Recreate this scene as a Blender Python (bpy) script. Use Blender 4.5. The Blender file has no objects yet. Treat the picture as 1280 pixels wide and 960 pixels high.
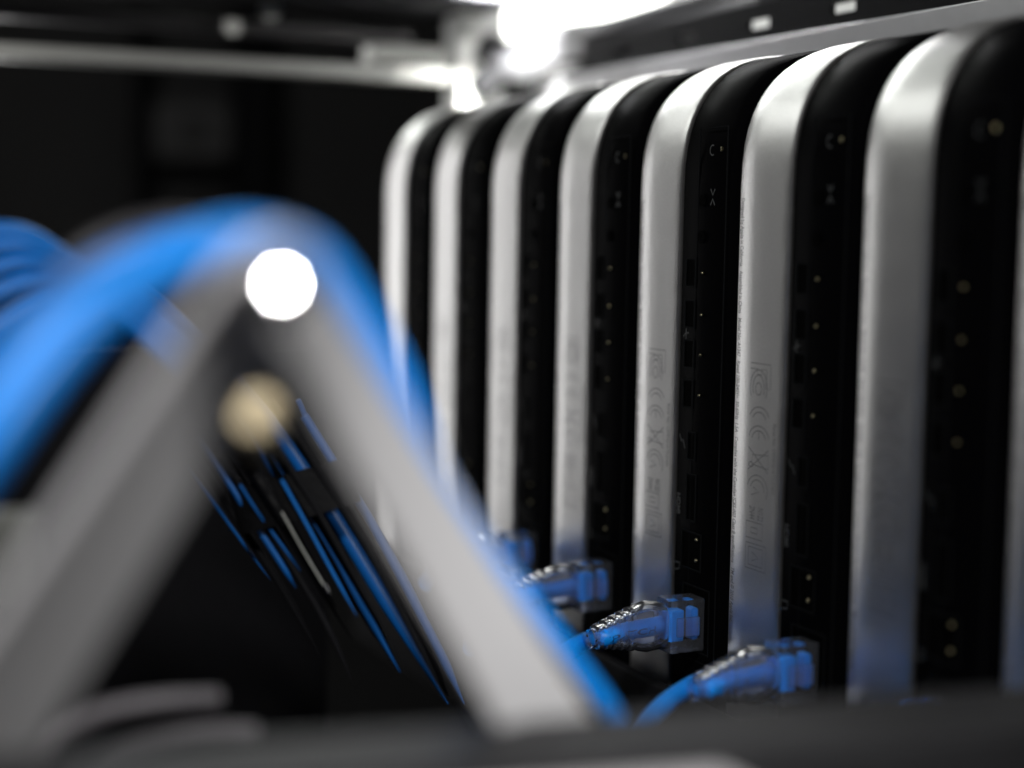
import bpy, bmesh, math, random
from mathutils import Vector, Matrix
random.seed(7)
S = 0.001                                   # everything below is written in millimetres
C = bpy.context.scene.collection
scn = bpy.context.scene

# ------------------------------------------------------------------ camera
FPX = 2067.02
CAM = Vector((-263.78, -357.20, 138.46))
RGT = Vector((0.90779436, -0.41908166, 0.01673197))
UPV = Vector((0.02233775, 0.08814686, 0.995857))
FWD = Vector((0.41882028, 0.90365961, -0.08938056))
cd = bpy.data.cameras.new('camera')
cam = bpy.data.objects.new('camera', cd); C.objects.link(cam)
M = Matrix.Identity(4)
for i, v in enumerate((RGT, UPV, -FWD)):
    for j in range(3): M[j][i] = v[j]
M.translation = CAM * S
cam.matrix_world = M
cd.sensor_width = 36; cd.lens = FPX * 36 / 1280
cd.clip_start = 0.01; cd.clip_end = 50
cd.dof.use_dof = True
cd.dof.focus_distance = 0.498
cd.dof.aperture_fstop = 3.6
cd.dof.aperture_blades = 9
scn.camera = cam

# ------------------------------------------------------------------ world, exposure, lamps
w = bpy.data.worlds.new('World'); scn.world = w; w.use_nodes = True
w.node_tree.nodes['Background'].inputs[0].default_value = (0.8, 0.85, 1, 1)
w.node_tree.nodes['Background'].inputs[1].default_value = 0.003
scn.view_settings.view_transform = 'Standard'; scn.view_settings.look = 'None'
scn.view_settings.exposure = 0; scn.view_settings.gamma = 1

def lamp(name, loc, target, sx, sy, power, col=(1, 1, 1), spread=180):
    l = bpy.data.lights.new(name, 'AREA'); l.shape = 'RECTANGLE'
    l.size = sx * S; l.size_y = sy * S; l.energy = power; l.color = col; l.spread = math.radians(spread)
    o = bpy.data.objects.new(name, l); C.objects.link(o)
    o.location = Vector(loc) * S
    o.rotation_euler = (Vector(target) - Vector(loc)).to_track_quat('-Z', 'Y').to_euler()
    return o
# tall lamp far down the aisle: grazes the rounded far edges of the machines
lamp('aisle_lamp', (-150, 700, 130), (0, 100, 100), 46, 440, 0.35, (1.0, 0.99, 0.99))
# high lamp behind the rack: brightens the upper halves of the flat edges
lamp('rear_lamp', (-390, 640, 520), (0, 120, 150), 300, 200, 0.55, (0.98, 1.0, 0.96))
# overhead lamp: the bright rounded tops
lamp('top_lamp', (70, 660, 440), (20, 120, 190), 250, 320, 1.25, (0.97, 1.0, 0.96))
# work lamp above the camera: the arms, the arch of cables and the rivet
WL = (-400, -420, 480)
lamp('work_lamp', WL, (-170, -100, 120), 60, 60, 3.2, (1.0, 0.98, 0.97))

# added fill low on the right, out of view: brightens the right arm
lamp('arm_fill', (-20, -330, 210), (-145, -85, 82), 50, 50, 0.08, (1.0, 0.99, 0.98), 48)

def at(x, y, d):
    """the point d mm in front of the lens that the photograph shows at pixel x, y"""
    return CAM + FWD * d + RGT * ((x - 640) * d / FPX) + UPV * ((480 - y) * d / FPX)

# ------------------------------------------------------------------ materials
def mat(name, col, rough=0.5, metal=0.0, noise=0.0, nscale=400, bump=0.0, spec=0.5, trans=0.0, ior=1.45, emit=None, coat=0.0, var=0.0):
    m = bpy.data.materials.new(name); m.use_nodes = True
    nt = m.node_tree; b = nt.nodes['Principled BSDF']
    b.inputs['Base Color'].default_value = (*col, 1)
    b.inputs['Roughness'].default_value = rough
    b.inputs['Metallic'].default_value = metal
    b.inputs['Specular IOR Level'].default_value = spec
    b.inputs['Transmission Weight'].default_value = trans
    b.inputs['IOR'].default_value = ior
    b.inputs['Coat Weight'].default_value = coat
    if emit:
        b.inputs['Emission Color'].default_value = (*emit[0], 1); b.inputs['Emission Strength'].default_value = emit[1]
    tc = nt.nodes.new('ShaderNodeTexCoord')
    nz = nt.nodes.new('ShaderNodeTexNoise'); nz.inputs['Scale'].default_value = nscale; nz.inputs['Detail'].default_value = 4
    nt.links.new(tc.outputs['Object'], nz.inputs['Vector'])
    if var > 0:
        rmp = nt.nodes.new('ShaderNodeMapRange')
        rmp.inputs['To Min'].default_value = max(0, rough - var); rmp.inputs['To Max'].default_value = rough + var
        nz2 = nt.nodes.new('ShaderNodeTexNoise'); nz2.inputs['Scale'].default_value = nscale * 0.08; nz2.inputs['Detail'].default_value = 5
        nt.links.new(tc.outputs['Object'], nz2.inputs['Vector'])
        nt.links.new(nz2.outputs['Fac'], rmp.inputs['Value']); nt.links.new(rmp.outputs['Result'], b.inputs['Roughness'])
    if noise > 0:
        mx = nt.nodes.new('ShaderNodeMix'); mx.data_type = 'RGBA'
        mx.inputs[6].default_value = (*[c * (1 - noise) for c in col], 1)
        mx.inputs[7].default_value = (*[min(1, c * (1 + noise)) for c in col], 1)
        nt.links.new(nz.outputs['Fac'], mx.inputs[0]); nt.links.new(mx.outputs[2], b.inputs['Base Color'])
    if bump > 0:
        bp = nt.nodes.new('ShaderNodeBump'); bp.inputs['Strength'].default_value = bump; bp.inputs['Distance'].default_value = 0.0001
        nt.links.new(nz.outputs['Fac'], bp.inputs['Height']); nt.links.new(bp.outputs['Normal'], b.inputs['Normal'])
    return m
ALU = mat('blasted_aluminium', (0.78, 0.775, 0.765), 0.37, 1.0, 0.15, 1800, 0.6, var=0.04)
BLK = mat('black_plastic', (0.0015, 0.0015, 0.0018), 0.4, noise=0.2, nscale=900, spec=0.5, ior=1.035)
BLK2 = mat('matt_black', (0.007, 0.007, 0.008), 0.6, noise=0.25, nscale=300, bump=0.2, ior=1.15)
PIT = mat('port_pit', (0.001, 0.001, 0.001), 0.7, noise=0.1, ior=1.05)
RIM = mat('port_rim', (0.006, 0.0065, 0.007), 0.4, 0.0, noise=0.1, ior=1.05)
GOLD = mat('gold_tab', (0.26, 0.23, 0.14), 0.3, 1.0, noise=0.1)
INK = mat('engraving', (0.27, 0.27, 0.275), 0.55, 0.7, noise=0.1)
ICON = mat('icon_print', (0.035, 0.038, 0.038), 0.5, noise=0.1)
BLUE = mat('blue_jacket', (0.004, 0.26, 0.85), 0.4, noise=0.06, nscale=250, bump=0.15, var=0.06)
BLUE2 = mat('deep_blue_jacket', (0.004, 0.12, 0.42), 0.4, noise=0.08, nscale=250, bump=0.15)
CLEAR = mat('clear_plastic', (0.8, 0.86, 1.0), 0.15, noise=0.02, nscale=200, bump=0.12, trans=0.96, ior=1.28)
GREY = mat('grey_powder_coat', (0.46, 0.455, 0.46), 0.5, noise=0.06, nscale=700, bump=0.2)
GREYC = mat('grey_jacket', (0.08, 0.074, 0.08), 0.5, noise=0.1)
CHROME = mat('polished_steel', (0.9, 0.9, 0.92), 0.09, 1.0, noise=0.02)
BRASS = mat('brass', (0.7, 0.58, 0.36), 0.5, 0.3, noise=0.1)
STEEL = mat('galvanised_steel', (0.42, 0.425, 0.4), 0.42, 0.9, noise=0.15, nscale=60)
WHITE = mat('white_paint', (0.82, 0.83, 0.8), 0.5, noise=0.04)
RAIL = mat('satin_rail', (0.6, 0.6, 0.62), 0.34, 0.9, noise=0.08, nscale=120)
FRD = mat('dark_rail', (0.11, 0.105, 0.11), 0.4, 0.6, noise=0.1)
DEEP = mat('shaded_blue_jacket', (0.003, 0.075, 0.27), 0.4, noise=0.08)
DARK = mat('dark_wall', (0.03, 0.03, 0.03), 0.7, noise=0.2, nscale=20)
STRAPM = mat('woven_strap', (0.003, 0.003, 0.0035), 0.45, noise=0.7, nscale=900, bump=1.0, ior=1.2)
LAMPM = mat('lamp_face', (1, 1, 1), 0.5, emit=((1.0, 1.0, 0.96), 6.0))

# ------------------------------------------------------------------ helpers
def obj(name, bm, m, parent=None, smooth=False, bevel=0.0):
    me = bpy.data.meshes.new(name)
    for v in bm.verts: v.co *= S
    bmesh.ops.recalc_face_normals(bm, faces=bm.faces)
    bm.to_mesh(me); bm.free(); me.materials.append(m)
    if smooth:
        for p in me.polygons: p.use_smooth = True
        if hasattr(me, 'set_sharp_from_angle'): me.set_sharp_from_angle(angle=math.radians(40))
    o = bpy.data.objects.new(name, me); C.objects.link(o)
    if parent: o.parent = parent
    if bevel:
        md = o.modifiers.new('bevel', 'BEVEL'); md.width = bevel * S; md.segments = 3; md.limit_method = 'ANGLE'
    return o
def tag(o, label, cat, group=None, kind=None):
    if label: o['label'] = label
    if cat: o['category'] = cat
    if group: o['group'] = group
    if kind: o['kind'] = kind
    return o
def thing(name, label, cat, loc=(0, 0, 0), group=None):
    o = bpy.data.objects.new(name, None); C.objects.link(o); o.empty_display_size = 0.01
    o.location = Vector(loc) * S
    return tag(o, label, cat, group)
def box(bm, x0, x1, y0, y1, z0, z1):
    r = bmesh.ops.create_cube(bm, size=1)
    for v in r['verts']:
        v.co = Vector(((x0 + x1) / 2 + v.co.x * (x1 - x0), (y0 + y1) / 2 + v.co.y * (y1 - y0), (z0 + z1) / 2 + v.co.z * (z1 - z0)))
def bar(bm, a, b, wdir, wid, thick):
    a, b = Vector(a), Vector(b); ax = (b - a).normalized()
    wv = (wdir - ax * wdir.dot(ax)).normalized(); tv = ax.cross(wv)
    vs = [bm.verts.new(p + wv * sx * wid / 2 + tv * sy * thick / 2) for p in (a, b) for sx, sy in ((-1, -1), (1, -1), (1, 1), (-1, 1))]
    for f in ((0, 1, 2, 3), (7, 6, 5, 4), (0, 4, 5, 1), (1, 5, 6, 2), (2, 6, 7, 3), (3, 7, 4, 0)): bm.faces.new([vs[i] for i in f])
def catmull(pts, n=10):
    pts = [Vector(p) for p in pts]; P = [pts[0] * 2 - pts[1]] + pts + [pts[-1] * 2 - pts[-2]]
    out = []
    for i in range(1, len(P) - 2):
        for k in range(n):
            t = k / n; a, b, c, d = P[i - 1:i + 3]
            out.append(0.5 * ((2 * b) + (c - a) * t + (2 * a - 5 * b + 4 * c - d) * t * t + (3 * b - a - 3 * c + d) * t ** 3))
    return out + [pts[-1]]
def tube(bm, pts, rad, seg=16, n=10, caps=True, smooth=True):
    path = catmull(pts, n) if smooth else [Vector(p) for p in pts]
    rads = rad if callable(rad) else (lambda t: rad)
    nrm = None; rings = []
    for i, p in enumerate(path):
        t = (path[min(i + 1, len(path) - 1)] - path[max(i - 1, 0)]).normalized()
        if nrm is None: nrm = t.cross(Vector((0.13, 0.2, 0.97))).normalized()
        nrm = (nrm - t * nrm.dot(t)).normalized(); bn = t.cross(nrm)
        r = rads(i / (len(path) - 1))
        rings.append([bm.verts.new(p + (nrm * math.cos(a) + bn * math.sin(a)) * r) for a in [2 * math.pi * k / seg for k in range(seg)]])
    for A, B in zip(rings, rings[1:]):
        for k in range(seg): bm.faces.new([A[k], A[(k + 1) % seg], B[(k + 1) % seg], B[k]])
    if caps: bm.faces.new(rings[0][::-1]); bm.faces.new(rings[-1])
    return path
def rounded(hx, hz, R, n, ins=0.0, seg=14):
    """closed outline of a rounded square centred on 0,0"""
    hx -= ins; hz -= ins; R = max(0.2, R - ins); out = []
    for q in range(4):
        sx, sz = ((-1, 1), (1, 1), (1, -1), (-1, -1))[q]
        arc = []
        for k in range(seg + 1):
            t = math.pi / 2 * k / seg
            arc.append((sx * (hx - R + R * math.cos(t) ** (2 / n)), sz * (hz - R + R * math.sin(t) ** (2 / n))))
        if q in (1, 3): arc.reverse()
        out += arc
    return out
def loft(bm, rings, cap=True):
    vr = [[bm.verts.new(p) for p in r] for r in rings]
    for A, B in zip(vr, vr[1:]):
        n = len(A)
        for k in range(n):
            try: bm.faces.new([A[k], A[(k + 1) % n], B[(k + 1) % n], B[k]])
            except ValueError: pass
    if cap: bm.faces.new(vr[0][::-1]); bm.faces.new(vr[-1])
    return vr

# ------------------------------------------------------------------ the computers
H = 197.0; ZL = -46.0; HZ = (H - ZL) / 2; ZC = (H + ZL) / 2; PITCH = 59.5986; WS = 29.56; RC = 43.6; NC = 2.52
def pillow(u):                              # how far the aluminium curves in near its far edge
    d = 2.3 * (1 - u / 13) ** 2 if u < 13 else 0.0
    if u < 1.2: d += 0.8 * (1 - u / 1.2) ** 2
    if u > WS - 0.9: d += 0.3 * ((u - WS + 0.9) / 0.9) ** 2
    return d
def housing_bm():
    bm = bmesh.new(); us = [0, .3, .7, 1.2, 2, 3, 4.5, 6, 8, 10, 12, 16, 21, 26, WS - .9, WS - .5, WS - .2, WS]
    loft(bm, [[(99 + x, -u, ZC + z) for x, z in rounded(99, HZ, RC, NC, pillow(u))] for u in us])
    return bm
def panel_bm():                             # black half of the machine, set in behind a fine groove
    bm = bmesh.new(); rings = []
    for u, ins in ((WS - 0.6, 2.2), (WS + 0.5, 2.2), (WS + 0.5, 0.9), (WS + 1.0, 0.55), (WS + 14, 0.5), (PITCH - 5.5, 0.5), (PITCH - 3.4, 1.2), (PITCH - 2.6, 3.2)):
        rings.append([(99 + x, -u, ZC + z) for x, z in rounded(99, HZ, RC, NC, ins)])
    loft(bm, rings); return bm
def frame_bm(v0, v1, z0, z1, proud=0.35, t=0.6, x0=0.55):
    bm = bmesh.new(); X0, X1 = x0 - proud, x0 + 0.3
    for a, b, c, d in ((v0, v1, z1 - t, z1), (v0, v1, z0, z0 + t), (v0, v0 + t, z0 + t, z1 - t), (v1 - t, v1, z0 + t, z1 - t)):
        box(bm, X0, X1, -(WS + b), -(WS + a), c, d)
    return bm
def pit_bm(v0, v1, z0, z1):
    bm = bmesh.new(); box(bm, 0.46, 0.9, -(WS + v1), -(WS + v0), z0, z1); return bm
def ribbon(bm, pts, wd, fn, closed=False):
    """flat stroke through 2D pts, mapped on a surface by fn(a, b)"""
    pts = list(pts); 
    if closed: pts.append(pts[0])
    pr = None
    for i, p in enumerate(pts):
        a = pts[max(0, i - 1)]; b = pts[min(len(pts) - 1, i + 1)]
        if closed and i in (0, len(pts) - 1): a, b = pts[-2], pts[1]
        dx, dy = b[0] - a[0], b[1] - a[1]; l = math.hypot(dx, dy) or 1
        nx, ny = -dy / l * wd / 2, dx / l * wd / 2
        cur = (bm.verts.new(fn(p[0] + nx, p[1] + ny)), bm.verts.new(fn(p[0] - nx, p[1] - ny)))
        if pr: bm.faces.new([pr[0], pr[1], cur[1], cur[0]])
        pr = cur
def arc(cx, cy, rx, ry, a0, a1, n=18):
    return [(cx + rx * math.cos(math.radians(a0 + (a1 - a0) * k / n)), cy + ry * math.sin(math.radians(a0 + (a1 - a0) * k / n))) for k in range(n + 1)]
def text_bm(bm, body, fn, length, height, bold=0.0):
    cu = bpy.data.curves.new('t', 'FONT'); cu.body = body; cu.size = 1; cu.resolution_u = 2; cu.offset = bold
    o = bpy.data.objects.new('t', cu); C.objects.link(o)
    dg = bpy.context.evaluated_depsgraph_get(); me = bpy.data.meshes.new_from_object(o.evaluated_get(dg))
    x1 = max(v.co.x for v in me.vertices); ys = 0.72
    vs = [bm.verts.new(fn(v.co.x / x1 * length, v.co.y / ys * height)) for v in me.vertices]
    for p in me.polygons:
        try: bm.faces.new([vs[i] for i in p.vertices])
        except ValueError: pass
    bpy.data.objects.remove(o); bpy.data.curves.remove(cu); bpy.data.meshes.remove(me)
def on_alu(u, z): return (pillow(u) - 0.05, -u, z)
def engraving_bm():
    bm = bmesh.new()
    body = 'Designed by Apple in California   Assembled in China   Model No. A1347   Rated 100-240V~  50-60Hz  1.5A   Complies with the Canadian ICES-003 Class B specifications   TM and \u00a9 2010 Apple Inc.'
    text_bm(bm, body, lambda a, b: on_alu(2.4 + b, 150.5 - a), 126, 2.9, 0.012)
    text_bm(bm, 'Serial No. C07DQ1KTDD6H', lambda a, b: on_alu(24.6 + b, 86.5 - a), 20, 1.6)
    # the approval marks, outlined; a runs down the machine, b across it
    def fn(a, b): return on_alu(12.2 + b * 0.98, 103 - a)
    def st(p, closed=False): ribbon(bm, p, 0.24, fn, closed)
    B = 10.6
    st([(0, 0), (0, B), (7, B), (7, B - 2.2), (1.6, B - 2.2), (1.6, B * .55), (3.2, B * .55), (3.2, B * .35), (1.6, B * .35), (1.6, 0)], True)
    st(arc(7, B * .42, 5.2, B * .42, 60, 300)); st(arc(7, B * .42, 3.7, B * .28, 60, 300)); st(arc(7.3, B * .42, 1.8, B * .15, 0, 360))
    st(arc(16.5, B * .5, 4.0, B * .5, 110, 250)); st(arc(16.8, B * .5, 2.8, B * .34, 110, 250))
    st(arc(22, B * .5, 4.0, B * .5, 100, 260)); st(arc(22.2, B * .5, 2.8, B * .34, 100, 260)); st([(19.5, B * .5), (22, B * .5)])
    st([(24.5, 0), (31.2, B)]); st([(31.2, 0), (24.5, B)]); st([(26, B), (30, B), (29.4, B * .2), (26.6, B * .2)], True); st(arc(29.5, B * .15, .7, 1.2, 0, 360))
    st(arc(36.5, B * .5, 4.2, B * .5, 60, 260)); st(arc(36.5, B * .5, 2.8, B * .34, 80, 260)); st([(36, B * .3), (37, B * .6), (38.4, B * .2)])
    text_bm(bm, 'N122', lambda a, b: fn(a + 41.5, b + 6), 4, 3); text_bm(bm, '2N44', lambda a, b: fn(a + 41.5, b + 1.5), 4, 3)
    st([(46.2, 0), (46.2, B - 2), (51, B - 2), (51, 0)], True); st([(47.8, 2.5), (47.8, 6), (49.4, 6), (49.4, 2.5)], True)
    st([(52.5, 0), (52.5, B), (60, B), (60, 0)], True); st([(53.6, 1.6), (53.6, B - 1.6), (58.9, B - 1.6), (58.9, 1.6)], True); st([(55, 3.4), (56.4, B - 3.6), (57.6, 3.4)])
    return bm
def on_blk(v, z): return (0.44, -(WS + v), z)
def symbols(t):
    def fn(a, b): return on_blk(b, a)
    def sym(name, *strokes):
        bm = bmesh.new()
        for st, wd in strokes: ribbon(bm, st, wd, fn)
        obj(name, bm, ICON, t)
    sym('power_symbol', ([(p, q) for q, p in arc(17.2, 165, 1.4, 1.5, 60, 300)], 0.38))
    sym('audio_symbol', ([(148.6, 16.8), (150.4, 18), (148.6, 19.2)], 0.5), ([(153.4, 16.8), (151.6, 18), (153.4, 19.2)], 0.5))
    sym('usb_symbol', ([(107, 4.6), (111.4, 4.6)], 0.45), ([(108.2, 3), (109.4, 4.6), (109.4, 6.2)], 0.45))
    sym('firewire_symbol', ([(77.5, 2.2), (75.4, 3.6), (76, 4.4), (73.4, 5.6)], 0.5))
    sym('network_symbol', ([(37, 1.6), (37, 4.2), (35, 3.9), (34.6, 1.6)], 0.5), ([(38, 1), (34, 1)], 0.4))
    bm = bmesh.new(); text_bm(bm, 'HDMI', lambda a, b: on_blk(1.4 + b, 59 - a), 6.5, 2.4, 0.02); obj('port_lettering', bm, ICON, t)
HOUSE = housing_bm(); house_me = None
def make_computer(marks):
    t = thing('small_computer', None, 'computer')
    obj('housing', housing_bm(), ALU, t, True)
    obj('rear_panel', panel_bm(), BLK, t, True)
    obj('panel_border', frame_bm(9.5, 25.5, 8, 172, 0.12, 0.25), RIM, t)
    b = bmesh.new(); box(b, 0.1, 0.9, -(WS + 22.6), -(WS + 21.9), 164.4, 165.9); obj('power_button', b, GOLD, t, bevel=0.3)
    for z in (150, 139):
        b = bmesh.new(); bmesh.ops.create_cone(b, cap_ends=True, segments=20, radius1=2.0, radius2=1.8, depth=0.5,
            matrix=Matrix.Translation((0.35, -(WS + 12.6), z)) @ Matrix.Rotation(math.pi / 2, 4, 'Y')); obj('audio_socket', b, PIT, t, True)
    for z in (128, 115.3, 103, 90.6):
        p = obj('usb_port', frame_bm(3.5, 9.5, z - 4.5, z + 4.5, 0.3, 0.5), RIM, t)
        obj('port_opening', pit_bm(4, 9, z - 4, z + 4), PIT, p)
        b = bmesh.new(); bmesh.ops.create_uvsphere(b, u_segments=12, v_segments=8, radius=0.52, matrix=Matrix.Translation((0.2, -(WS + 13.8), z))); obj('contact_tab', b, GOLD, p, True)
    p = obj('hdmi_port', frame_bm(7, 13, 51, 66, 0.3, 0.5), RIM, t); obj('port_opening', pit_bm(7.5, 12.5, 51.5, 65.5), PIT, p)
    p = obj('display_port', frame_bm(7, 12, 70, 79, 0.3, 0.5), RIM, t); obj('port_opening', pit_bm(7.5, 11.5, 70.5, 78.5), PIT, p)
    p = obj('firewire_port', frame_bm(5, 17, 36, 48, 0.3, 0.5), RIM, t); obj('port_opening', pit_bm(5.5, 16.5, 36.5, 47.5), PIT, p)
    for z in (46, 39.5):
        b = bmesh.new(); bmesh.ops.create_uvsphere(b, u_segments=12, v_segments=8, radius=0.62, matrix=Matrix.Translation((0.2, -(WS + 14.5), z))); obj('contact_tab', b, GOLD, p, True)
    p = obj('network_port', frame_bm(6.5, 22.5, 11, 31.5, 0.3, 0.5), RIM, t); obj('port_opening', pit_bm(7, 22, 11.5, 31), PIT, p)
    symbols(t)
    obj('engraving', engraving_bm(), INK, t)
    return t
def copy_tree(o, parent=None):
    c = o.copy(); C.objects.link(c)
    if parent: c.parent = parent
    for ch in [x for x in KIDS.get(o.name, [])]: copy_tree(ch, c)
    return c
HOUSE.free()
LAB = {8: 'nearest silver and black computer, cut off by the right edge of the photo',
       7: 'wide blurred silver and black computer second from the right edge, no plug seen in it',
       6: 'upright silver computer with the sharp engraved approval marks down its edge',
       5: 'silver and black computer behind the sharply focused clear plug, faint engraved line on it',
       4: 'silver and black computer with the soft blue plug half hidden by the right arm',
       3: 'silver and black computer whose foot disappears behind the pale right arm beside a dim plug',
       2: 'silver and black computer just in front of the glaring white rack post',
       1: 'farthest and smallest silver and black computer, at the left end of the row'}
base = make_computer(True)
KIDS = {}
for o in list(C.objects):
    if o.parent: KIDS.setdefault(o.parent.name, []).append(o)
for k in range(8, 0, -1):
    t = base if k == 8 else copy_tree(base)
    t.location = Vector((0, (7 - k) * PITCH, 0)) * S
    tag(t, LAB[k], 'computer', 'computers standing on edge in a row')

# ------------------------------------------------------------------ rack
t = thing('rack_tray', 'black tray whose front lip hides the feet of the upright computers', 'tray', (100, 50, -50))
b = bmesh.new(); box(b, -2, 320, -260, 372, -52, -46.4); b_o = obj('tray_floor', b, BLK2, t); b_o.location = -t.location
b = bmesh.new(); box(b, -6.5, -2.4, -260, 372, -52, -1.5); b_o = obj('front_lip', b, BLK2, t, bevel=1.2); b_o.location = -t.location
# long pale flange over the tops
t = thing('top_rail', 'long black perforated rail with pale lower flange above the row of computers', 'rail', (80, 100, 212))
def local(o, t): o.location = -t.location; return o
b = bmesh.new(); box(b, 80, 83, -200, 366, 185, 212.5); local(obj('flange', b, RAIL, t, bevel=0.4), t)
b = bmesh.new()
def plate(bm, X0, X1, y0, y1, z0, z1, holes):
    ys = sorted({y0, y1, *[h[0] for h in holes], *[h[1] for h in holes]}); zs = sorted({z0, z1, *[h[2] for h in holes], *[h[3] for h in holes]})
    for a, c in zip(ys, ys[1:]):
        for d, e in zip(zs, zs[1:]):
            if any(h[0] <= a and c <= h[1] and h[2] <= d and e <= h[3] for h in holes): continue
            box(bm, X0, X1, a, c, d, e)
holes = []
for i in range(-3, 6):
    yc = 72 + i * 53
    holes.append((yc - 7, yc + 7, 217.6, 221.2))
    if yc < 150: holes.append((yc - 30, yc - 17, 231.5, 234.6))
holes.append((135, 360, 227, 300))
plate(b, 84, 86, -200, 360, 212.9, 300, holes)
bmesh.ops.remove_doubles(b, verts=b.verts, dist=0.001)
local(obj('perforated_web', b, BLK2, t), t)
b = bmesh.new(); plate(b, 112, 114, -200, 366, 205, 300, [(135, 366, 233, 300)]); bmesh.ops.remove_doubles(b, verts=b.verts, dist=0.001)
tag(obj('back_plate', b, WHITE), 'white painted plate seen through the slots of the black rail', 'panel')
lamp('slot_fill', (99, 80, 296), (106, 80, 215), 520, 8, 0.6)  # added fill inside the rail so the plate shows bright through the slots
# rear post and crossbeams
b = bmesh.new(); box(b, 49, 73, 384, 404, -6, 420)
tag(obj('rack_post', b, WHITE, bevel=1), 'white rack post glaring behind the far end of the row', 'post')
lamp('post_fill', (40, 335, 262), (62, 384, 215), 30, 20, 3.0, (1, 1, 0.97), 90)  # fill light added close to the post, only to make it glare
b = bmesh.new(); box(b, -620, 46, 378, 390, 209.5, 216.5)
tag(obj('crossbeam', b, STEEL, bevel=1), 'pale lower crossbeam running left from the glaring post', 'beam')
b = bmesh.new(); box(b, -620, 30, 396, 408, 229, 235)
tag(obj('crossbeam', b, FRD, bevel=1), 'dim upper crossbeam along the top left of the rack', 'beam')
b = bmesh.new(); box(b, 8, 46, 390, 408, 219, 228)
tag(obj('bracket', b, STEEL, bevel=1), 'pale bracket on the crossbeam beside the white post', 'bracket')
b = bmesh.new(); box(b, -400, 62, 340, 420, 244, 266)
tag(obj('equipment_case', b, BLK2, bevel=2), 'black equipment case across the top left above the crossbeams', 'case')
b = bmesh.new(); box(b, -1200, 900, 1300, 1310, -400, 700)
tag(obj('back_wall', b, DARK), None, None, kind='structure')
WB = at(238, 165, 1560)
t = thing('wall_box', 'dark square box on the shadowed back wall at upper left', 'box', WB)
b = bmesh.new(); box(b, WB.x - 36, WB.x + 36, WB.y - 12, WB.y + 20, WB.z - 26, WB.z + 26); local(obj('casing', b, mat('dark_box', (0.07, 0.07, 0.07), 0.6, noise=0.1), t, bevel=3), t)
b = bmesh.new(); box(b, WB.x - 16, WB.x + 16, WB.y - 16, WB.y - 12.2, WB.z - 12, WB.z + 12); local(obj('cover', b, DARK, t, bevel=1), t)
for px, r in ((178, 9), (318, 22)):
    b = bmesh.new(); p = at(px, 200, 1530); tube(b, [p + Vector((0, 0, -260)), p + Vector((1, 0, 30)), p + Vector((0, 0, 138))], r)
    tag(obj('black_pipe', b, BLK2, smooth=True), 'thin black pipe left of the dark wall box' if px < 200 else 'thick black pipe right of the dark wall box', 'pipe')
for lab, x, y, r in (('pale screw head on the dark upper crossbeam, right one of two', 338, 12, 5), ('dimmer screw head on the dark upper crossbeam, left one of two', 291, 33, 4)):
    b = bmesh.new(); tube(b, [at(x, y, 742), at(x, y, 749)], r, 18, 2); tag(obj('screw_head', b, STEEL, smooth=True), lab, 'screw')
# far light, top centre
t = thing('work_light', 'glaring white light panel behind the rack at top centre', 'light', at(715, 20, 1010))
def facing(bm, a, b, c, d, dep, th):       # slab facing the aisle
    p = [at(a, c, dep), at(b, c, dep), at(b, d, dep), at(a, d, dep)]
    vs = [bm.verts.new(q + FWD * k * th) for k in (0, 1) for q in p]
    for f in ((0, 1, 2, 3), (7, 6, 5, 4), (0, 4, 5, 1), (1, 5, 6, 2), (2, 6, 7, 3), (3, 7, 4, 0)): bm.faces.new([vs[i] for i in f])
b = bmesh.new(); facing(b, 598, 830, -120, 40, 1004, 8); local(obj('lamp_face', b, LAMPM, t), t)
b = bmesh.new(); facing(b, 588, 860, -135, 60, 1012.5, 12); local(obj('lamp_frame', b, WHITE, t), t)
# dark cables hanging before the lamp
for lab, pts, r in (('upper dark cable sagging before the glaring light', [(600, 110), (650, 70), (700, 50), (760, 42), (830, 22), (900, 0), (960, -20)], 7),
                    ('lower dark cable sagging before the glaring light', [(610, 60), (650, 84), (700, 74), (770, 60), (850, 36), (960, 8)], 8)):
    b = bmesh.new(); tube(b, [at(x, y, 800 - (x - 600) * 0.3) for x, y in pts], r)
    tag(obj('black_cable', b, mat('dark_jacket', (0.03, 0.03, 0.032), 0.35, noise=0.1), smooth=True), lab, 'cable')

# near rail across the bottom
t = thing('front_rail', 'blurred dark grey rail crossing the bottom of the photo', 'rail', (-150, -120, 56))
FR = mat('rail_grey', (0.016, 0.016, 0.017), 0.5, ior=1.2, noise=0.15, nscale=80)
b = bmesh.new(); box(b, -330, -8, -138, -112, 43, 53.5); local(obj('rail_body', b, FR, t, bevel=1.5), t)
b = bmesh.new(); box(b, -192, -126, -158, -141, 44, 52.5); local(obj('rail_edge', b, mat('lit_edge', (0.4, 0.385, 0.39), 0.5, noise=0.15), t, bevel=2), t)  # short pale strip: the highlight on the near edge put into colour and length
b = bmesh.new(); box(b, -330, -60, -141.1, -137.9, 41, 48); local(obj('rail_web', b, FR, t), t)

t.location.z += 4.5 * S; t.rotation_euler.y = 0.045

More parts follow.
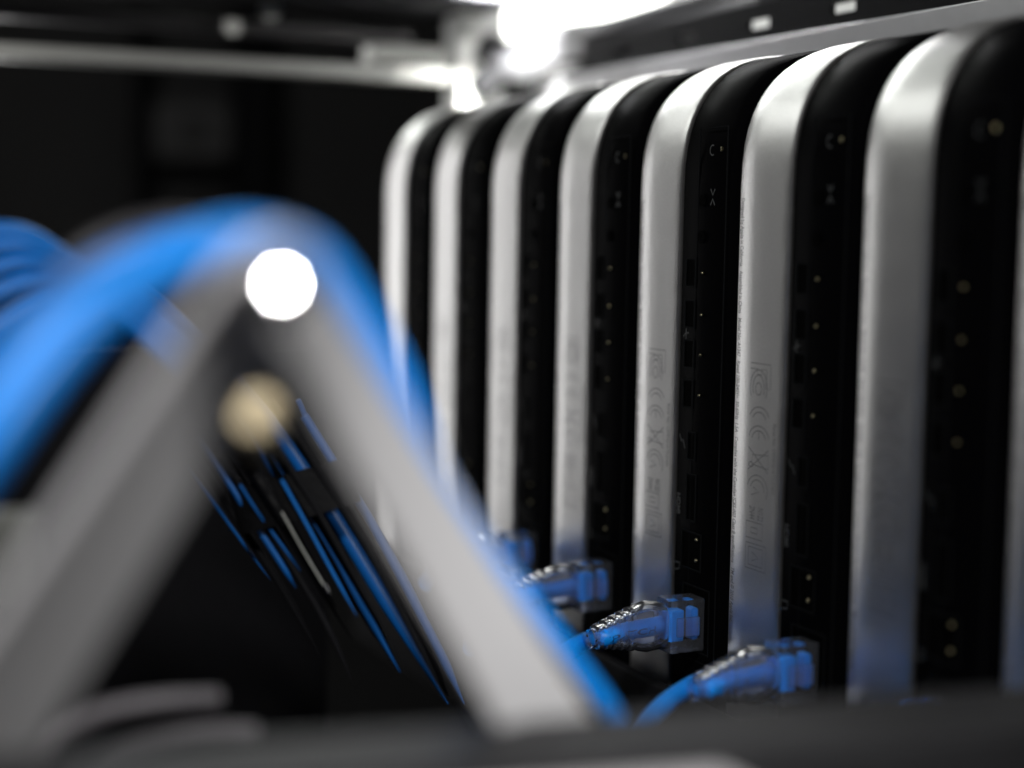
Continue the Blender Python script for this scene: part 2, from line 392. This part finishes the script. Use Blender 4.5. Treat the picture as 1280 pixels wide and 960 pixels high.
# ------------------------------------------------------------------ hinged arms
t = thing('hinged_arm_frame', 'blurred pale grey pair of hinged arms forming an inverted V', 'bracket', at(350, 350, 215))
def arm(a, b_, wid, tilt):
    def nrm_of(t):
        A, B = Vector(a), Vector(b_); ax = (B - A).normalized(); view = (A - CAM).normalized(); w = ax.cross(view).normalized()
        w = w + view * t; w = (w - ax * w.dot(ax)).normalized(); n = ax.cross(w).normalized()
        return n if n.dot(view) < 0 else -n
    L = (Vector(WL) - Vector(a)).normalized()
    if (nrm_of(tilt).dot(L) > nrm_of(-tilt).dot(L)) != (tilt > 0): tilt_s = -tilt
    else: tilt_s = tilt
    tilt = tilt_s if True else tilt
    bm = bmesh.new(); a, b_ = Vector(a), Vector(b_); ax = (b_ - a).normalized()
    view = (a - CAM).normalized(); wv = ax.cross(view).normalized(); wv = (wv + view * tilt).normalized(); wv = (wv - ax * wv.dot(ax)).normalized(); tv = ax.cross(wv).normalized()
    k = math.sqrt(1 + tilt * tilt); w0, w1 = wid[0] * k, wid[1] * k
    out = [a + wv * w0 / 2 * math.cos(q) - ax * w0 / 2 * math.sin(q) for q in [math.pi * k / 12 for k in range(13)]]
    out += [b_ - wv * w1 / 2, b_ + wv * w1 / 2]
    f = [bm.verts.new(p + tv * 1.3) for p in out]; g = [bm.verts.new(p - tv * 1.3) for p in out]
    bm.faces.new(f); bm.faces.new(g[::-1])
    for i in range(len(f)): bm.faces.new([f[i], f[(i + 1) % len(f)], g[(i + 1) % len(f)], g[i]])
    return bm
local(obj('arm', arm(at(364, 374, 216), at(718, 972, 294), (8.5, 15.2), 0.6), GREY, t, bevel=0.4), t)
local(obj('arm', arm(at(322, 372, 221), at(-62, 975, 238), (11, 15.5), -1.5), GREY, t, bevel=0.4), t)
b = bmesh.new()
cpos = at(352, 357, 209); lmp = Vector(WL)
nrm = ((CAM - cpos).normalized() + (lmp - cpos).normalized()).normalized()
Rd = 14.0; rings = []
q = nrm.to_track_quat('Z', 'Y').to_matrix()
for k in range(8):
    r = 0.2 + 3.3 * k / 7; zz = math.sqrt(Rd * Rd - r * r) - math.sqrt(Rd * Rd - 3.5 ** 2)
    rings.append([cpos + q @ Vector((r * math.cos(a), r * math.sin(a), zz)) for a in [2 * math.pi * j / 24 for j in range(24)]])
rings.append([cpos + q @ Vector((3.5 * math.cos(a), 3.5 * math.sin(a), -3)) for a in [2 * math.pi * j / 24 for j in range(24)]])
loft(b, rings); local(obj('hinge_pin', b, CHROME, t, True), t)
# brass standoff
b = bmesh.new(); tube(b, [at(321, 515, 268), at(327, 545, 285)], 3.7, 24, 4)
tag(obj('brass_standoff', b, BRASS, smooth=True), 'small blurred brass standoff in the fork of the pale arms', 'standoff')

# ------------------------------------------------------------------ blue arch of cables over the arms
ARCH = 'blue cables arching over the hinged arms'
def cable(name, label, pts, r, m, group=None):
    b = bmesh.new(); tube(b, [at(*p) for p in pts], r, 20, 12)
    return tag(obj(name, b, m, smooth=True), label, 'cable', group)
cable('network_cable', 'brightest blue cable of the arch, passing behind the pin and down the right arm',
      [(-120, 700, 212), (-20, 560, 215), (60, 455, 220), (150, 370, 226), (240, 315, 232), (320, 300, 238), (400, 330, 245), (458, 432, 255), (518, 560, 270), (604, 692, 300), (690, 800, 325), (770, 905, 350), (820, 1000, 365)], 2.9, BLUE, ARCH)
cable('network_cable', 'outer blue cable of the arch, along its upper rim and down beyond the arm',
      [(-120, 640, 232), (-20, 515, 236), (60, 420, 240), (150, 355, 244), (240, 312, 248), (330, 300, 252), (408, 338, 256), (466, 420, 262), (508, 508, 270), (540, 605, 282), (590, 725, 300), (620, 860, 320)], 2.6, BLUE, ARCH)
cable('network_cable', 'inner blue cable of the arch, lowest on its left flank, ending behind the pin',
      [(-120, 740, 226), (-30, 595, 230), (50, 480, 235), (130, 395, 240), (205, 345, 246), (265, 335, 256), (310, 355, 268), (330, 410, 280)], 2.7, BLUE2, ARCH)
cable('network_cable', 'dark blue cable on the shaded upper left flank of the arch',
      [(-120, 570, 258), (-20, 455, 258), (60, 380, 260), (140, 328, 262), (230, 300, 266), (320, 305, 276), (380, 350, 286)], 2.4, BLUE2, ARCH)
cable('grey_cable', 'faint grey cable just above the left shoulder of the blue arch', [(60, 365, 262), (120, 312, 264), (190, 286, 268), (260, 288, 275), (320, 320, 285)], 1.8, mat('charcoal_jacket', (0.035, 0.033, 0.036), 0.5, noise=0.1))
LS = 'dark blue cables fanning at the left edge'
for lab, a, c in (('topmost dark blue cable of the fan at the left edge', 288, 330), ('second dark blue cable from the top of the left fan, with a small highlight', 306, 338),
                  ('middle dark blue cable of the fan at the left edge', 330, 347), ('second lowest dark blue cable of the fan at the left edge', 358, 357),
                  ('lowest dark blue cable of the fan at the left edge', 395, 370)):
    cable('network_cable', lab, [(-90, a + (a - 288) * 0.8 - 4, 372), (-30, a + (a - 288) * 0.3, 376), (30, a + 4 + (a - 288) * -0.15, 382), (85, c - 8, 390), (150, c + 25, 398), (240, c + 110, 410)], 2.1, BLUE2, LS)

# ------------------------------------------------------------------ the loom in the fork
LO = 'cables strapped in a loom behind the arms'
def strand(name, lab, pts, r, m):
    b = bmesh.new(); tube(b, [at(*p) for p in pts], lambda t: r * min(1.0, 0.12 + (1 - t) * 5), 14, 12)
    return tag(obj(name, b, m, smooth=True), lab, 'cable', LO)
def lm(lab, pts, r, m, name='loom_cable', d=455):
    return strand(name, lab, [(x, y, d + i * 3) for i, (x, y) in enumerate(pts)], r, m)
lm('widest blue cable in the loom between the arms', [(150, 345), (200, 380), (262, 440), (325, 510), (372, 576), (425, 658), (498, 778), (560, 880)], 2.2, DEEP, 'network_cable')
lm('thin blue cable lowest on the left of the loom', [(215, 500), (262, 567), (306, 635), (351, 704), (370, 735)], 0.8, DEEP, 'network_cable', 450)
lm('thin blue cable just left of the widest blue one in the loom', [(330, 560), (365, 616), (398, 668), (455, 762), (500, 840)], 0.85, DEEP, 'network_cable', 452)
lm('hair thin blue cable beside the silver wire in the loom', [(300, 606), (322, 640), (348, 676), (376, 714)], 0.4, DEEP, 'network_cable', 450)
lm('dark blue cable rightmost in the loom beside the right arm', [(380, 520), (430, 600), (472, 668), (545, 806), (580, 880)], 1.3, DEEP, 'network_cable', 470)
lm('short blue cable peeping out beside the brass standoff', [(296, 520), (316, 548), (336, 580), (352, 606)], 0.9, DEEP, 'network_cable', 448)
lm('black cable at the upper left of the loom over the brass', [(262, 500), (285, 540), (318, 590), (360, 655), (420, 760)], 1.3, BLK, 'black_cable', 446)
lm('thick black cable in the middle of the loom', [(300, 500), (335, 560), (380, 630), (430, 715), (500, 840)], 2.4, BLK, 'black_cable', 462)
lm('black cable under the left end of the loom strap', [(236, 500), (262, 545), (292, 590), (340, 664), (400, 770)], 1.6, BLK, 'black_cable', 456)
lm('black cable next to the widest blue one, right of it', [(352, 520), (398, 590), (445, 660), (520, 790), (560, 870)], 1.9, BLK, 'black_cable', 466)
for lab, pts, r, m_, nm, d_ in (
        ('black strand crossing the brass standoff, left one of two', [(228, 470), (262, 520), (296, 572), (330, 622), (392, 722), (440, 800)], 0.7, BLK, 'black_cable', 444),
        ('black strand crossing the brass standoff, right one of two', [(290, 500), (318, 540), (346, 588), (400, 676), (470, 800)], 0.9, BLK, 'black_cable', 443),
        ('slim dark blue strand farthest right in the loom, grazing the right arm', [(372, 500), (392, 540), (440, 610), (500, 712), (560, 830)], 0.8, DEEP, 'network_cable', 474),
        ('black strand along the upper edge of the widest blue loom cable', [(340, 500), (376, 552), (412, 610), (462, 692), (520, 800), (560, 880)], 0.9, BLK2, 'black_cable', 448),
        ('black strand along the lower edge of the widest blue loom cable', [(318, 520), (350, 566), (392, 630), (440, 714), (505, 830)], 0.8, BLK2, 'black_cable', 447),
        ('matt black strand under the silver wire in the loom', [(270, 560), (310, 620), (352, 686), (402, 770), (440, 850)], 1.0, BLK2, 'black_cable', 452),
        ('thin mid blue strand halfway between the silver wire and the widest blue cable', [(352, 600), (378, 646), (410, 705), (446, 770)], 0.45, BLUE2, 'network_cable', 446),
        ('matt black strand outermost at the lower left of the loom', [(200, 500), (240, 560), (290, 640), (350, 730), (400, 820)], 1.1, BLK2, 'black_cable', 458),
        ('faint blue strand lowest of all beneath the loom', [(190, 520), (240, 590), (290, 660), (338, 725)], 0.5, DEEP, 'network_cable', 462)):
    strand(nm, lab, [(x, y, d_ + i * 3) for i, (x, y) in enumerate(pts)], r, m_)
t = thing('silver_wire', 'thin silver wire ending in a bright crimped tip', 'wire', at(358, 650, 447))
b = bmesh.new(); tube(b, [at(352, 640, 447), at(380, 690, 447), at(408, 737, 447)], 0.28, 8, 4); local(obj('strand', b, STEEL, t, True), t)
b = bmesh.new(); tube(b, [at(405, 731, 447), at(411, 742, 447)], lambda q: 0.8 - 0.3 * q, 12, 3); local(obj('crimp', b, CHROME, t, True), t)
def strap(name, lab, p0, p1, wpx, d, th, m):
    """woven band wrapped round the loom: a flattened ring"""
    a, c = at(*p0, d), at(*p1, d); mid = (a + c) / 2; ex = (c - a) / 2; hx = ex.length; ex.normalize()
    axis = (at(380, 630, 462) - at(300, 500, 462)).normalized(); axis = (axis - ex * axis.dot(ex)).normalized(); ez = ex.cross(axis)
    bm = bmesh.new(); hw = wpx * d / FPX / 2; rings = []
    for s, r in ((-1, 0), (-1, th), (1, th), (1, 0)):
        rings.append([mid + axis * s * hw + ex * (hx + r) * math.cos(q) + ez * (4.5 + r) * math.sin(q) for q in [2 * math.pi * k / 48 for k in range(48)]])
    rings.append(rings[0]); loft(bm, rings, cap=False); bmesh.ops.remove_doubles(bm, verts=bm.verts, dist=0.001)
    return tag(obj(name, bm, m, smooth=True), lab, 'strap')
strap('cable_strap', 'black woven strap wrapped round the cable loom between the arms', (296, 640), (440, 600), 58, 458, 0.7, STRAPM)
# black braided sleeve
b = bmesh.new(); tube(b, [at(319, 592, 449), at(338, 622, 449), at(359, 654, 449)], lambda q: 1.7 + 0.12 * math.sin(q * 90), 18, 30)
tag(obj('braided_sleeve', b, STRAPM, smooth=True), 'short glittering black braided sleeve on the loom', 'sleeve')

# ------------------------------------------------------------------ network leads plugged into the computers
def lead(k, label, path, fine=True):
    Y = (7 - k) * PITCH - WS - 15.2; Z = 20.5
    t = thing('network_lead', label, 'network cable', (0, Y, Z), 'network leads plugged into the computers')
    # plug body points along -X
    b = bmesh.new(); box(b, -11.5, 1.2, -4.4, 4.4, -8.2, 8.2); box(b, -9.5, -1.5, -5.6, -4.6, -3, 3)
    obj('plug_housing', b, CLEAR, t, bevel=0.5)
    b = bmesh.new(); box(b, -10.6, -6.0, -3.0, 3.0, -4.8, 4.9); obj('wire_guide', b, BLUE, t, bevel=0.4)
    b = bmesh.new(); box(b, -3.2, -0.8, -3.0, 3.0, -4.8, 5.2); obj('contact_block', b, BLUE, t, bevel=0.8)
    # clear boot: bulging sleeve then ribs
    b = bmesh.new(); rings = []
    prof = [(-11.8, 7.0, 4.4), (-14, 7.6, 4.9), (-18, 8.0, 5.2), (-21, 7.2, 4.9), (-22.5, 6.4, 4.6)]
    x = -22.5
    for i in range(5):
        h = 6.5 - i * 0.75
        prof += [(x - 0.35, h + 0.4, 4.7 - i * .2), (x - 1.6, h + 0.2, 4.6 - i * .2), (x - 1.9, h - 0.9, 3.7 - i * .15), (x - 2.6, h - 1.0, 3.6 - i * .15)]; x -= 2.7
    prof.append((x - 0.6, 2.9, 2.9))
    def off(x): return -0.0042 * (x + 14) ** 2 if x < -14 else 0.0
    for x, hz, hy in prof:
        rings.append([(x, hy * math.copysign(abs(math.cos(a)) ** 0.75, math.cos(a)), off(x) + (hz if math.sin(a) > 0 else hz * 0.95) * math.copysign(abs(math.sin(a)) ** 0.75, math.sin(a))) for a in [2 * math.pi * j / 28 for j in range(28)]])
    inner = []
    for x, hz, hy in prof[::-1]:
        a_, b_ = max(3.0, hy - 1.1), max(3.0, hz - 1.6)
        inner.append([(x, a_ * math.cos(a), off(x) + b_ * math.sin(a)) for a in [2 * math.pi * j / 28 for j in range(28)]])
    rings += inner; rings.append(rings[0]); loft(b, rings, cap=False); bmesh.ops.remove_doubles(b, verts=b.verts, dist=0.0001)
    obj('boot', b, CLEAR, t, True)
    pts = [Vector((-10.7, 0, 0)), Vector((-17, 0, -0.5)), Vector((-25, 0, -1.0)), Vector((-33, 0, -2.4))] + [at(*p) - Vector((0, Y, Z)) for p in path]
    b = bmesh.new(); cp = tube(b, pts, 2.75, 20, 12); obj('jacket', b, BLUE, t, True)
    # printing on the jacket
    def fn(a, bb):
        i = min(len(cp) - 2, max(0, int(a))); f = a - i; p = cp[i].lerp(cp[i + 1], f); tn = (cp[i + 1] - cp[i]).normalized()
        side = Vector((0, -1, 0)); side = (side - tn * side.dot(tn)).normalized(); up = side.cross(tn)
        if up.z < 0: up = -up
        q = (bb - 1.0) / 2.78; return p + (side * math.cos(q) + up * math.sin(q)) * 2.79
    if fine:
        b = bmesh.new(); text_bm(b, 'PER - PATCH', lambda a, bb: fn(52 - a * 1.45, bb - 0.2), 30, 2.0, 0.01); obj('jacket_printing', b, mat('print_blue', (0.003, 0.05, 0.2), 0.5, noise=0.1), t)
    return t
lead(5, 'sharply focused blue lead in a clear ribbed plug, with lettering on its jacket', [(735, 800, 524), (712, 812, 516), (685, 835, 500), (668, 880, 480), (660, 915, 462)])
lead(6, 'large soft blue lead with clear plug, drooping steeply at lower right', [(884, 848, 468), (846, 869, 456), (815, 895, 442), (795, 922, 428), (782, 950, 415)])
lead(4, 'blurred blue lead in a clear plug just right of the pale arm', [(640, 738, 584), (618, 752, 568), (598, 775, 545), (590, 810, 520)], False)
lead(3, 'most distant blue lead, only its plug peeping out past the arm', [(572, 693, 636), (552, 706, 618), (535, 728, 600)], False)
lead(7, 'faint blue lead nearly hidden behind the front rail at lower right', [(1020, 930, 398), (990, 955, 390)], False)

# lower left loops
cable('grey_cable', 'upper blurred grey cable loop at the bottom left', [(30, 1010, 310), (62, 930, 312), (120, 892, 316), (200, 876, 322), (272, 872, 330)], 1.7, GREYC, 'grey loops at the bottom left')
cable('grey_cable', 'lower blurred grey cable loop at the bottom left', [(75, 1010, 310), (120, 955, 312), (180, 928, 316), (250, 915, 322), (318, 914, 330)], 1.7, GREYC, 'grey loops at the bottom left')
b = bmesh.new(); facing(b, -60, 34, 640, 760, 330, 12)
tag(obj('grey_block', b, mat('dull_grey', (0.07, 0.072, 0.065), 0.6, noise=0.1), bevel=2), 'dull grey block at the left edge behind the left arm', 'block')
# dark tray behind the loom
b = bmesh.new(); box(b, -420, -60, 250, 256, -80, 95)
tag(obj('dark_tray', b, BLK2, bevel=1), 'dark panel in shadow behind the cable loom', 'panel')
